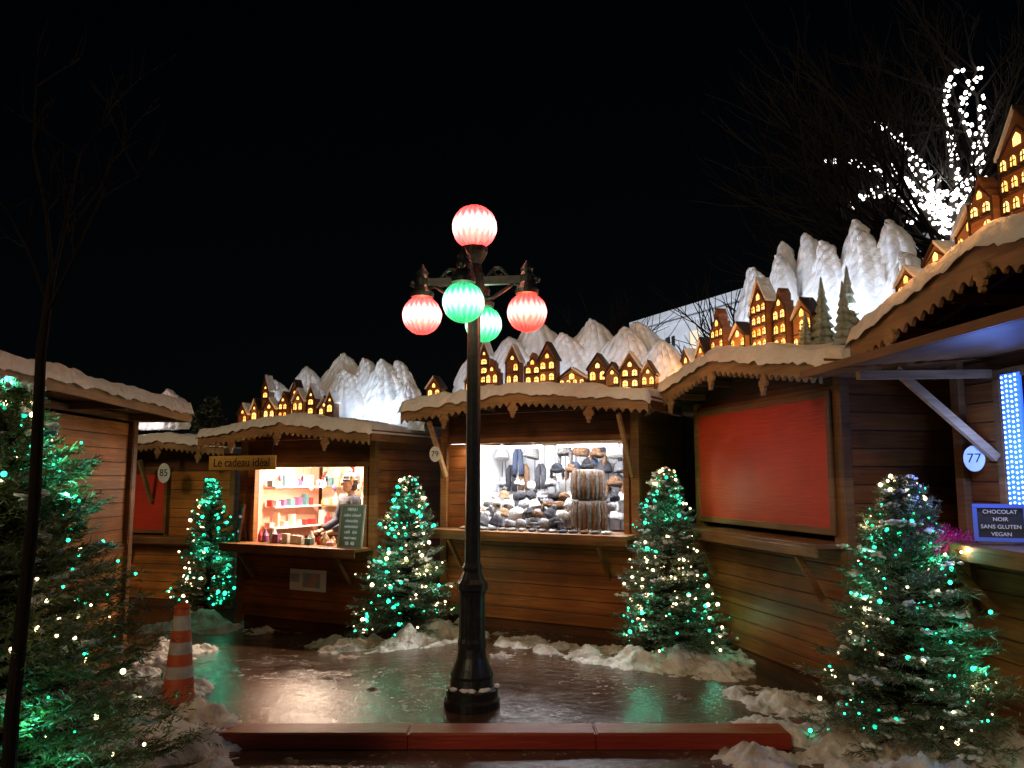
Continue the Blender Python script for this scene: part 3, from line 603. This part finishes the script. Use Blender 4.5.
# --- far-left stall 85
a5=math.radians(-15)
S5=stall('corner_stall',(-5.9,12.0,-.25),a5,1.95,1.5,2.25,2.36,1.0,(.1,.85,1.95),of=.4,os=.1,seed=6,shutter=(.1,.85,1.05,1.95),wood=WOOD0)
numsign(S5,'85',(1.08,-.42,1.92),1.65); bb=MB(); bb.beam((.62,-.09,1.5),(.62,-.38,2.1),.04,.06,WOODP); bb.beam((0,-.05,1.55),(.0,-.38,2.12),.04,.06,WOODP); bb.obj('braces',S5)
mountains(S5,[(-.3,.3,.5,.5),(.15,.35,.66,.6),(.5,.3,.55,.5)],2.6)
ar=MB(); ar.tube([( -.45+.09*k,.3,2.85+.28*math.sin(math.pi*k/10)) for k in range(11)],.05,8,emit('red_arch_lit',(.8,.05,.03),1.2)); ar.obj('red_arch',S5,smooth=True)
light('POINT','mountain_lamp',(.2,.2,2.75),5,(1,.9,.85),S5,size=.04)
fe=MB()
for k in range(17): fe.box((1.2+.14*k,10.0-.03*k,1.25),(.132,.025,2.5+R_.uniform(-.02,.02)),VD)
fe.beam((1.1,10.06,1.22),(3.6,9.52,1.22),.02,2.4,VD)
fe.obj('added_gap_screen')  # dark boards added to block the bright building seen through the gap

# ---------------------------------------------------------------- street lamp
def globe(E,c,r,col,name,pw,lc):
    m,nt,b=newmat('lamp_wrap_'+name); L=nt.links
    tc=N(nt,'ShaderNodeTexCoord'); sp=N(nt,'ShaderNodeSeparateXYZ'); L.new(tc.outputs['Object'],sp.inputs[0])
    at=N(nt,'ShaderNodeMath',operation='ARCTAN2'); L.new(sp.outputs['Y'],at.inputs[0]); L.new(sp.outputs['X'],at.inputs[1])
    n=N(nt,'ShaderNodeTexNoise'); n.inputs['Scale'].default_value=9; n.inputs['Detail'].default_value=5; L.new(tc.outputs['Object'],n.inputs['Vector'])
    ma=N(nt,'ShaderNodeMath',operation='MULTIPLY_ADD'); L.new(at.outputs[0],ma.inputs[0]); ma.inputs[1].default_value=19
    mn=N(nt,'ShaderNodeMath',operation='MULTIPLY'); mn.inputs[1].default_value=9; L.new(n.outputs['Fac'],mn.inputs[0]); L.new(mn.outputs[0],ma.inputs[2])
    si=N(nt,'ShaderNodeMath',operation='SINE'); L.new(ma.outputs[0],si.inputs[0])
    az=N(nt,'ShaderNodeMath',operation='ABSOLUTE'); L.new(sp.outputs['Z'],az.inputs[0])
    mr=N(nt,'ShaderNodeMapRange'); mr.inputs['From Min'].default_value=r*.1; mr.inputs['From Max'].default_value=r; mr.inputs['To Min'].default_value=.95; mr.inputs['To Max'].default_value=-.05; L.new(az.outputs[0],mr.inputs['Value'])
    m2=N(nt,'ShaderNodeMath',operation='MULTIPLY_ADD'); L.new(si.outputs[0],m2.inputs[0]); m2.inputs[1].default_value=.14; L.new(mr.outputs[0],m2.inputs[2])
    rp=N(nt,'ShaderNodeValToRGB'); rp.color_ramp.elements[0].position=0; rp.color_ramp.elements[1].position=.9
    rp.color_ramp.elements[0].color=(*[c_*.4 for c_ in col[0]],1); rp.color_ramp.elements[1].color=(*col[2],1)
    e=rp.color_ramp.elements.new(.5); e.color=(*col[1],1)
    L.new(m2.outputs[0],rp.inputs[0]); L.new(rp.outputs[0],b.inputs['Emission Color']); b.inputs['Emission Strength'].default_value=2.5
    b.inputs['Base Color'].default_value=(*[c_*.5 for c_ in col[0]],1)
    tr=N(nt,'ShaderNodeBsdfTransparent'); tr.inputs[0].default_value=(*lc,1); mxs=N(nt,'ShaderNodeMixShader'); mxs.inputs[0].default_value=.3
    L.new(b.outputs[0],mxs.inputs[1]); L.new(tr.outputs[0],mxs.inputs[2]); L.new(mxs.outputs[0],nt.nodes['Material Output'].inputs['Surface'])
    mb=MB(); vs=[];seg,rg=76,24
    for j in range(rg+1):
        ph=math.pi*j/rg
        for i in range(seg):
            th=2*math.pi*i/seg; k=1+.014*math.sin(19*th+3*ph)*math.sin(ph)+.03*noise.noise(Vector((math.cos(th)*2,math.sin(th)*2,ph*3+c[0]*5)))*math.sin(ph)
            vs.append((r*k*math.sin(ph)*math.cos(th),r*k*math.sin(ph)*math.sin(th),r*k*math.cos(ph)))
    fs=[(j*seg+i,(j+1)*seg+i,(j+1)*seg+(i+1)%seg,j*seg+(i+1)%seg) for j in range(rg) for i in range(seg)]
    mb.add(vs,fs,m); o=mb.obj('globe_'+name,E,smooth=True); o.location=c
    light('POINT','globe_bulb',c,pw,lc,E,size=.07)
LP=empty('street_lamp',(-.285,5.8,0),math.radians(-8))
RED=((1,.01,.02),(1,.08,.09),(1,.6,.56)); PNK=((1,.02,.04),(1,.12,.14),(1,.85,.8)); GRN=((.0,.3,.11),(.03,.42,.22),(.6,.95,.8))
lp=MB()
lp.lathe((0,0,0),[(.2,0),(.2,.05),(.185,.07),(.185,.12),(.16,.14),(.15,.2),(.155,.22),(.13,.27),(.105,.34),(.098,.4),(.095,.42)],32,IRON)
lp.lathe((0,0,0),[(.098,.40),(.1,.44),(.092,.47),(.088,.76),(.095,.79),(.11,.81),(.11,.85),(.085,.88),(.065,.93),(.072,.96),(.058,.99)],32,IRON,.05,8)
lp.lathe((0,0,0),[(.056,.98),(.053,1.6),(.049,2.6),(.047,2.8),(.06,2.82),(.06,2.86),(.047,2.9),(.047,2.96),(.075,3.0),(.08,3.12),(.06,3.16),(.05,3.2),(.075,3.24),(.1,3.29),(.1,3.33),(.06,3.34)],32,IRON,.035,8)
for k in range(4):
    a=k*math.pi/2; d=Vector((math.cos(a),math.sin(a),0)); z=Vector((0,0,1))
    lp.beam(d*.04+z*3.07,d*.44+z*3.07,.045,.06,IRON)
    lp.tube([d*.06+z*2.93,d*.14+z*2.94,d*.22+z*2.99,d*.3+z*3.04],[.018,.017,.016,.012],8,IRON)
    lp.tube([d*(.1+.03*t)+z*(3.1+.07*math.sin(t*.6)) for t in range(0,10)],.014,8,IRON)
    lp.tube([d*(.19+.035*math.cos(t*.8))+z*(3.135+.03*math.sin(t*.8)) for t in range(8)],.01,6,IRON)
    lp.blob(d*.47+z*3.07,.03,IRON)
    c=d*.4
    lp.lathe((c.x,c.y,0),[(.03,2.955),(.085,2.96),(.09,2.99),(.06,3.03),(.05,3.05),(.055,3.1),(.04,3.13),(.048,3.15),(.02,3.19),(.004,3.22)],18,IRON)
lp.obj('post_and_arms',LP)
globe(LP,(0,0,3.49),.168,PNK,'top',42,(1,.7,.5))
globe(LP,(-.4,0,2.82),.146,PNK,'left',36,(1,.7,.48)); globe(LP,(.4,0,2.82),.146,RED,'right',36,(1,.62,.4))
globe(LP,(0,-.4,2.82),.146,GRN,'front',12,(.85,1,.75)); globe(LP,(0,.4,2.82),.146,GRN,'back',12,(.85,1,.75))
sn=MB()
for k in range(14):
    a=R_.uniform(0,6.28); sn.blob((.165*math.cos(a),.165*math.sin(a),.14),(R_.uniform(.02,.04),R_.uniform(.02,.03),.014),SNOWT,8,5,.5,6)
sn.obj('snow_on_base',LP,smooth=True)

tc_=MB(); OR=mat('cone_orange',(.6,.11,.03),(.42,.07,.02),rough=.45,scale=12); WR=mat('cone_reflective_white',(.55,.5,.45),(.34,.3,.27),rough=.35,scale=14); RB=mat('cone_rubber',(.02,.02,.02))
rr=lambda z:.115-.065*z/.7
zs=[(0.04,.22,OR),(.22,.30,WR),(.30,.38,OR),(.38,.46,WR),(.46,.54,OR),(.54,.64,WR),(.64,.69,OR)]
for a,b_,m in zs: tc_.lathe((0,0,0),[(rr(a),a),(rr(b_),b_)],28,m)
tc_.lathe((0,0,0),[(rr(.69)+.006,.69),(rr(.69)+.01,.7),(.02,.72),(.02,.73)],16,OR)
tc_.lathe((0,0,0),[(.2,0),(.2,.035),(.13,.05)],8,RB); o=tc_.obj('traffic_cone',smooth=False); o.location=(-2.33,5.72,.0)

# ---------------------------------------------------------------- conifers with lights
GB=emit('bulb_green',(.03,.85,.42),5); WB=emit('bulb_warm',(1,.76,.42),7); GB2=emit('bulb_teal',(.02,.9,.5),1.6)
def xmas(name,x,y,H,Rm,nb,nl,seed,fol=FOL,nlen=.045,nw=.006,plights=7,low=.08,snow=40,frac=.35,power=.5,bulb=.011,loc_z=None):
    rn=random.Random(seed); z0=gz(x,y) if loc_z is None else loc_z; E=empty(name,(x,y,z0))
    tr=MB(); tr.tube([(0,0,-.05),(0.01,0,H*.5),(0,0,H*.97)],[.04,.025,.006],8,BARK); 
    vs=[];fs=[];tips=[]
    def spray(p,d,l,dens):
        n=max(3,int(l/.011*dens))
        side=d.cross(Vector((0,0,1)));
        if side.length<.1: side=Vector((1,0,0))
        side.normalize(); up=side.cross(d)
        for i in range(n):
            t=i/n; q=p+d*(l*t); th=rn.uniform(0,6.283)
            nd=(d*rn.uniform(.5,1.1)+side*math.cos(th)*.8+up*math.sin(th)*.55).normalized()
            L=nlen*rn.uniform(.6,1.1)*(1-.4*t); w=(nd.cross(Vector((rn.uniform(-1,1),rn.uniform(-1,1),rn.uniform(-1,1))))).normalized()*nw*.5
            k=len(vs); vs.extend([q-w,q+w,q+nd*L+w*.3,q+nd*L-w*.3]); fs.append((k,k+1,k+2,k+3))
    for b in range(nb):
        t=(b+rn.random())/nb; t=t**1.25; z=H*(low+(.97-low)*t); a=b*2.399+rn.uniform(-.5,.5)
        lump=1+.34*noise.noise(Vector((math.cos(a)*1.4+seed,math.sin(a)*1.4,z*3)))
        L=Rm*((1-t)**.72)*rn.uniform(.68,1.12)*lump+.05
        d=Vector((math.cos(a),math.sin(a),rn.uniform(-.1,.35)+.5*t)).normalized(); p=Vector((0,0,z)); pts=[p.copy()]
        nseg=5
        for s in range(nseg):
            d=(d+Vector((rn.uniform(-.12,.12),rn.uniform(-.12,.12),-.07+.03*s))).normalized(); q=p+d*(L/nseg)
            if s>0 or t>.6:
                spray(p,d,L/nseg,1.0)
                for sg in(-1,1):
                    for kk in range(3 if s>1 else 1):
                        sd=d.cross(Vector((0,0,1))).normalized()*sg
                        dd=(d*.75+sd*rn.uniform(.4,1)+Vector((0,0,rn.uniform(-.25,.25)))).normalized()
                        spray(p+(q-p)*rn.random(),dd,L*.3*(1-s/nseg*.5)*rn.uniform(.6,1.1)+.02,.9)
            p=q; pts.append(p.copy())
        tr.tube(pts[:4],[.007,.006,.005,.003],4,BARK); tips.append((pts,a,z))
    tr.obj('trunk_and_limbs',E)
    fo=MB(); fo.add(vs,fs,fol); fo.obj('needles',E)
    bu=MB(); cand=[]
    for k in range(nl):
        pts,a,z=rn.choice(tips); i=rn.choice([3,4,4,5,5]); p=pts[i]+Vector((rn.uniform(-.02,.02),rn.uniform(-.02,.02),rn.uniform(.0,.03)))
        cl=noise.noise(Vector((p.x*2.2+seed,p.y*2.2,p.z*2.0)))
        warm=cl+rn.uniform(-.3,.3)>.3-frac*.6
        m=WB if warm else (GB if rn.random()<.6 else GB2)
        bu.blob(p,bulb*rn.choice([.55,.7,.9,1.1,1.6]),m,7,5); cand.append((p,warm))
    if nl: bu.obj('string_light_bulbs',E,smooth=True)
    vis=[c for c in cand if c[0].y<Rm*.3 and c[0].z>.3]; rn.shuffle(vis)
    for p,wm in vis[:plights]:
        light('POINT','string_light',p+Vector((0,-.04,.015)),power*(.8 if wm else 1.1),(1,.76,.45) if wm else (.1,1,.6),E,size=.014)
    if snow:
        s=MB()
        for k in range(snow):
            pts,a,z=rn.choice(tips); i=rn.choice([2,3,4,4,5]); c=pts[i]+Vector((0,0,.02))
            for q in range(6): s.blob(c+Vector((rn.uniform(-.05,.05),rn.uniform(-.05,.05),rn.uniform(-.012,.012))),(rn.uniform(.008,.03),rn.uniform(.008,.03),rn.uniform(.005,.013)),SNOWT,8,6,.9,10,Matrix.Rotation(a+rn.uniform(-1,1),3,'Z')@Matrix.Rotation(rn.uniform(-.5,.5),3,'X'))
        s.obj('snow_clumps',E,smooth=True)
    return E
xmas('christmas_tree',-4.1,10.85,1.85,.46,230,210,21,plights=7,snow=20,power=1.5,bulb=.015,nw=.009,frac=.15)
xmas('christmas_tree',-1.12,8.6,1.72,.5,260,270,22,plights=9,snow=45,power=1.5,bulb=.013,nw=.009,frac=.6)
xmas('christmas_tree',1.42,7.35,1.70,.5,270,240,23,plights=9,snow=60,power=1.3,bulb=.011,nw=.008,frac=.5)
xmas('christmas_tree',2.36,4.85,1.62,.52,330,250,24,plights=10,snow=110,power=.95,bulb=.008,nw=.006,frac=.35,nlen=.05)
xmas('christmas_tree',-2.12,3.3,2.02,.71,600,300,25,fol=FOL2,plights=13,snow=150,power=.95,bulb=.007,nw=.0065,nlen=.045,frac=.36)

# ---------------------------------------------------------------- bare trees
def grow(mb,p,d,l,r,depth,rn,m,spread=.6,up=.12,seg=5):
    pts=[p.copy()];rad=[r];q=p.copy();n=4
    for i in range(n):
        d=(d+Vector((rn.uniform(-.18,.18),rn.uniform(-.18,.18),rn.uniform(-.1,.14)+up*.3))).normalized(); q=q+d*(l/n); pts.append(q.copy()); rad.append(r*(1-.4*(i+1)/n))
        if depth>0 and i>0:
            for _ in range(rn.choice([1,1,2])):
                dd=(d+Vector((rn.uniform(-1,1),rn.uniform(-1,1),rn.uniform(-.5,.8)))*spread).normalized()
                grow(mb,q.copy(),dd,l*rn.uniform(.45,.75),r*.5,depth-1,rn,m,spread,up,max(3,seg-1))
    mb.tube(pts,rad,seg,m)
sp_=MB(); rn=random.Random(5)
sp_.tube([(-1.72,2.85,-.02),(-1.735,2.85,.8),(-1.715,2.86,1.5),(-1.73,2.86,2.05),(-1.71,2.86,2.35)],[.026,.024,.021,.018,.014],10,BARK)
for pl_,r0 in [([(-1.71,2.86,2.3),(-1.66,2.84,2.55),(-1.62,2.83,2.8),(-1.52,2.85,3.0)],.009),([(-1.71,2.86,2.35),(-1.76,2.88,2.6),(-1.84,2.9,2.85),(-1.86,2.92,3.12)],.009),([(-1.72,2.86,2.2),(-1.6,2.8,2.4),(-1.5,2.78,2.62),(-1.37,2.78,2.7)],.008),([(-1.72,2.86,2.25),(-1.8,2.84,2.45),(-1.9,2.86,2.6)],.007),([(-1.66,2.84,2.5),(-1.55,2.84,2.66),(-1.46,2.86,2.9)],.006)]:
    sp_.tube(pl_,[r0*(1-.7*i/(len(pl_)-1)) for i in range(len(pl_))],6,BARK)
    for q in pl_[1:]:
        for _ in range(2): grow(sp_,Vector(q),Vector((rn.uniform(-.7,.7),rn.uniform(-.4,.4),rn.uniform(.2,1))).normalized(),rn.uniform(.1,.25),.004,1,rn,BARK,seg=4)
sp_.obj('bare_sapling')
lt=MB(); rn=random.Random(9); bl=MB(); SB=emit('string_bulb_white',(1,.95,.9),6)
Y=15.
lt.tube([(8.7,Y,0),(8.6,Y,3),(8.55,Y,5.2),(8.5,Y,6.3)],[.22,.18,.15,.11],10,BARKW)
limbs=[[(8.5,6.2),(8.3,6.9),(7.9,7.7),(7.1,8.55)],[(8.5,6.3),(8.1,7.0),(7.4,7.75),(6.3,7.95)],[(8.55,6.2),(8.7,7.2),(8.55,8.5),(8.5,9.2),(8.8,9.6)],[(8.6,6.2),(9.0,7.2),(9.3,8.1),(9.1,9.1),(9.6,9.95)],[(8.5,6.4),(8.0,6.8),(7.2,7.15),(6.5,6.8)],[(8.6,6.1),(9.2,6.9),(9.5,8.4),(9.55,9.4)],[(8.5,6.3),(8.2,6.8),(7.7,7.2),(7.3,7.6)],[(8.6,6.3),(8.4,7.2),(8.2,7.6),(8.0,7.9)]]
for li,l in enumerate(limbs):
    pts=[Vector((x,Y+(.5 if li%2 else -.4)*i/len(l),z)) for i,(x,z) in enumerate(l)]
    lt.tube(pts,[.1*(1-.75*i/(len(pts)-1)) for i in range(len(pts))],7,BARKW)
    for q in pts[1:]:
        for _ in range(3): grow(lt,q.copy(),Vector((rn.uniform(-1,.6),rn.uniform(-.5,.5),rn.uniform(-.2,1))).normalized(),rn.uniform(.8,1.6),.03,2,rn,BARKW,seg=4)
    for a,b_ in zip(pts[:-1],pts[1:]):
        n=int((b_-a).length/.05)
        for i in range(n):
            p=a.lerp(b_,i/n)+Vector((rn.uniform(-.09,.09),-.12,rn.uniform(-.09,.09)+.05*math.sin(i*1.3)))
            if p.z>6.3: bl.blob(p,rn.uniform(.02,.042),SB,6,4)
for _ in range(90):
    p=Vector((rn.gauss(8.35,.32),Y-.2,rn.gauss(6.9,.28))); bl.blob(p,rn.uniform(.02,.045),SB,6,4)
for _ in range(46): grow(lt,Vector((8.5,Y,rn.uniform(4.5,6.4))),Vector((rn.uniform(-1.7,.7),rn.uniform(-.6,.6),rn.uniform(-.05,.8))).normalized(),rn.uniform(1.6,3.4),.05,2,rn,BARKW,seg=4)
TE=empty('string_lit_tree'); lt.obj('trunk_and_branches',TE); bl.obj('string_lights',TE,smooth=True)
light('POINT','string_glow',(8.2,14.6,7.2),14,(1,.93,.85),TE,size=.05); light('POINT','string_glow',(8.9,14.6,8.6),10,(1,.93,.85),TE,size=.05)
for (x,y,h,s_) in [(2.1,21,6.4,31),(-.8,30,7,33),(5.5,17,6.5,32)]:
    b_=MB(); rn=random.Random(s_); b_.tube([(x,y,0),(x,y,h*.6)],[.16,.1],8,BARKW)
    for _ in range(18): grow(b_,Vector((x,y,rn.uniform(h*.35,h*.6))),Vector((rn.uniform(-.8,.8),rn.uniform(-.5,.5),rn.uniform(.3,1))).normalized(),h*.26,.05,2,rn,BARKW,seg=4)
    b_.obj('bare_tree')
for i,(x,y,h,r) in enumerate([(-4.6,14,3.2,.8),(-5.6,14.6,3.4,.9)]):
    xmas('cedar_tree',x,y,h,r,170,0,60+i,plights=0,snow=0,nlen=.09,nw=.02)

# ---------------------------------------------------------------- background building
BE=empty('stone_building',(7.2,43.7,0),math.atan2(-15,7.4)); bm_=MB(); W=26; Hh=10.0
ST=mat('pale_stone',(.5,.51,.54),(.42,.43,.46),scale=3,bump=.2); GL=mat('dark_glass',(.02,.025,.03),rough=.35); WL=emit('lit_window',(1,.8,.55),.5)
fz=[.8,4.0,7.1]
nb=13; bw=W/nb
for k in range(nb):
    cx=bw*(k+.5)
    bm_.box((cx-bw*.36,0,Hh/2),(bw*.28,.5,Hh),ST); bm_.box((cx+bw*.36,0,Hh/2),(bw*.28,.5,Hh),ST)
    for zi,z in enumerate(fz):
        zt=fz[zi+1] if zi<2 else Hh
        bm_.box((cx,.02,(z+1.9+zt)/2),(bw*.44,.5,zt-z-1.9-.01),ST)
        bm_.box((cx,-.14,z+.95),(bw*.44,.05,1.9),WL if R_.random()<.1 else GL)
        bm_.box((cx,-.175,z+.95),(.06,.02,1.9),WHITEP); bm_.box((cx,-.176,z+1.1),(bw*.44,.022,.06),WHITEP); bm_.box((cx,-.30,z-.05),(bw*.56,.1,.12),ST)
    bm_.box((cx,.02,.4),(bw*.44,.44,.79),ST)
bm_.box((W/2,-.1,Hh+.15),(W+.6,.8,.3),ST); bm_.box((W/2,-.05,Hh-.35),(W+.2,.62,.18),ST); bm_.box((W/2,-.02,3.4),(W,.6,.16),ST)
bm_.box((W/2,5.3,Hh/2),(W,10,Hh),ST)
bm_.obj('facade',BE)
light('AREA','facade_floodlight',(6,-9,.5),3200,(.8,.88,1),BE,size=14,size_y=.4,rot=(math.radians(124),0,0))

# ---------------------------------------------------------------- vendor
def person():
    E=empty('stall_vendor'); E.matrix_world=S1M@Matrix.Translation((1.36,.42,.13))@Matrix.Rotation(-.5,4,'Z')
    COAT=mat('coat_navy',(.03,.04,.07),(.05,.06,.1),rough=.8,scale=20,bump=.3); SK=mat('skin',(.55,.32,.23),(.5,.28,.2),rough=.5); PT=mat('trousers',(.02,.02,.025)); HR=mat('hair_brown',(.05,.03,.02),rough=.7,scale=60,stretch=(1,1,.3)); TQ=mat('knit_hat',(.1,.12,.16),(.16,.18,.22),scale=50,bump=.6)
    def skin(name,vs,ed,rad,m,root=0,sub=2):
        me=bpy.data.meshes.new(name); me.from_pydata(vs,ed,[]); me.materials.append(m); o=bpy.data.objects.new(name,me); scene.collection.objects.link(o); o.parent=E
        o.modifiers.new('skin','SKIN'); 
        for i,r in enumerate(rad):
            me.skin_vertices[0].data[i].radius=r if hasattr(r,'__len__') else (r,r)
        me.skin_vertices[0].data[root].use_root=True
        s=o.modifiers.new('sub','SUBSURF'); s.levels=sub; s.render_levels=sub
        return o
    V=[(0,0,.92),(0,0,1.1),(0,-.01,1.28),(0,.0,1.4),(0,0,1.47),(-.19,0,1.4),(-.25,-.06,1.14),(-.17,-.28,1.04),(.19,0,1.4),(.25,-.06,1.14),(.15,-.28,1.04)]
    Ed=[(0,1),(1,2),(2,3),(3,4),(3,5),(5,6),(6,7),(3,8),(8,9),(9,10)]
    skin('coat',V,Ed,[(.17,.13),(.155,.12),(.18,.125),(.13,.1),.062,.075,.058,.042,.075,.058,.042],COAT)
    skin('legs',[(0,0,.9),(-.1,0,.84),(-.11,-.01,.46),(-.11,.02,.07),(-.11,-.13,.04),(.1,0,.84),(.11,-.01,.46),(.11,.02,.07),(.11,-.13,.04)],[(0,1),(1,2),(2,3),(3,4),(0,5),(5,6),(6,7),(7,8)],[.12,.095,.065,.05,.04,.095,.065,.05,.04],PT)
    for sx in(-1,1):
        hx=sx*.16
        skin('palm',[(hx,-.28,1.035),(hx*.95,-.34,1.02),(hx*.9,-.375,1.012)],[(0,1),(1,2)],[(.026,.02),(.038,.016),(.036,.013)],SK)
        for k,(dx,l) in enumerate([(-.026,.055),(-.009,.065),(.009,.06),(.026,.048)]):
            bx=hx*.9+dx; skin('finger',[(bx,-.365,1.012),(bx,-.365-l*.55,1.012),(bx,-.365-l,.995)],[(0,1),(1,2)],[.009,.008,.006],SK,sub=1)
        skin('thumb',[(hx*.92-sx*.02,-.32,1.018),(hx*.92-sx*.05,-.345,1.015),(hx*.92-sx*.055,-.375,1.005)],[(0,1),(1,2)],[.011,.01,.008],SK,sub=1)
    h=MB(); hc=Vector((0,-.02,1.61))
    h.blob(hc,(.075,.095,.115),SK,20,16); h.blob(hc+Vector((0,-.02,-.06)),(.055,.07,.06),SK,16,10); h.tube([(0,0,1.44),(0,-.005,1.54)],[.056,.05],12,SK)
    h.blob(hc+Vector((0,-.1,-.015)),(.012,.02,.022),SK); 
    for s in(-1,1):
        h.blob(hc+Vector((s*.03,-.086,.008)),(.013,.009,.008),WHITEP); h.blob(hc+Vector((s*.03,-.094,.008)),(.006,.004,.006),TXTB); h.blob(hc+Vector((s*.076,.005,-.005)),(.01,.02,.03),SK)
        h.blob(hc+Vector((s*.03,-.09,.028)),(.02,.006,.004),HR)
    h.blob(hc+Vector((0,-.088,-.055)),(.022,.008,.006),mat('lips',(.4,.12,.1))); h.blob(hc+Vector((0,.03,-.01)),(.082,.08,.1),HR,16,10,.2,8)
    h.blob(hc+Vector((0,.01,.055)),(.086,.1,.078),TQ,18,10); h.torus(hc+Vector((0,.005,.035)),.083,.016,TQ,20,8,sy=1.12); h.blob(hc+Vector((0,.01,.145)),.028,FM[1],10,8,.5,9)
    h.obj('head',E,smooth=True)
person()

# ---------------------------------------------------------------- world, sun, camera
w=bpy.data.worlds.new('World'); scene.world=w; w.use_nodes=True; nt=w.node_tree
sk=nt.nodes.new('ShaderNodeTexSky'); sk.sky_type='NISHITA'; sk.sun_disc=False; sk.sun_elevation=math.radians(24); sk.sun_rotation=math.radians(205)
bg=nt.nodes['Background']; nt.links.new(sk.outputs[0],bg.inputs[0]); bg.inputs[1].default_value=.0003
l=bpy.data.lights.new('sun_as_floodlight','SUN'); l.energy=.62; l.angle=math.radians(12); l.color=(1,.74,.46); so=bpy.data.objects.new('sun_as_floodlight',l); scene.collection.objects.link(so)  # added night fill standing for lamps behind the camera
so.rotation_euler=Vector((.40,.82,-.40)).to_track_quat('-Z','Y').to_euler()
cam=bpy.data.cameras.new('camera'); cam.lens=27.7; cam.sensor_width=36; cam.clip_end=1000; cam.clip_start=.05
co=bpy.data.objects.new('camera',cam); scene.collection.objects.link(co); co.location=(0,0,1.6); co.rotation_euler=(math.radians(96.8),0,0); scene.camera=co
scene.view_settings.view_transform='Standard'; scene.view_settings.look='None'; scene.view_settings.exposure=0
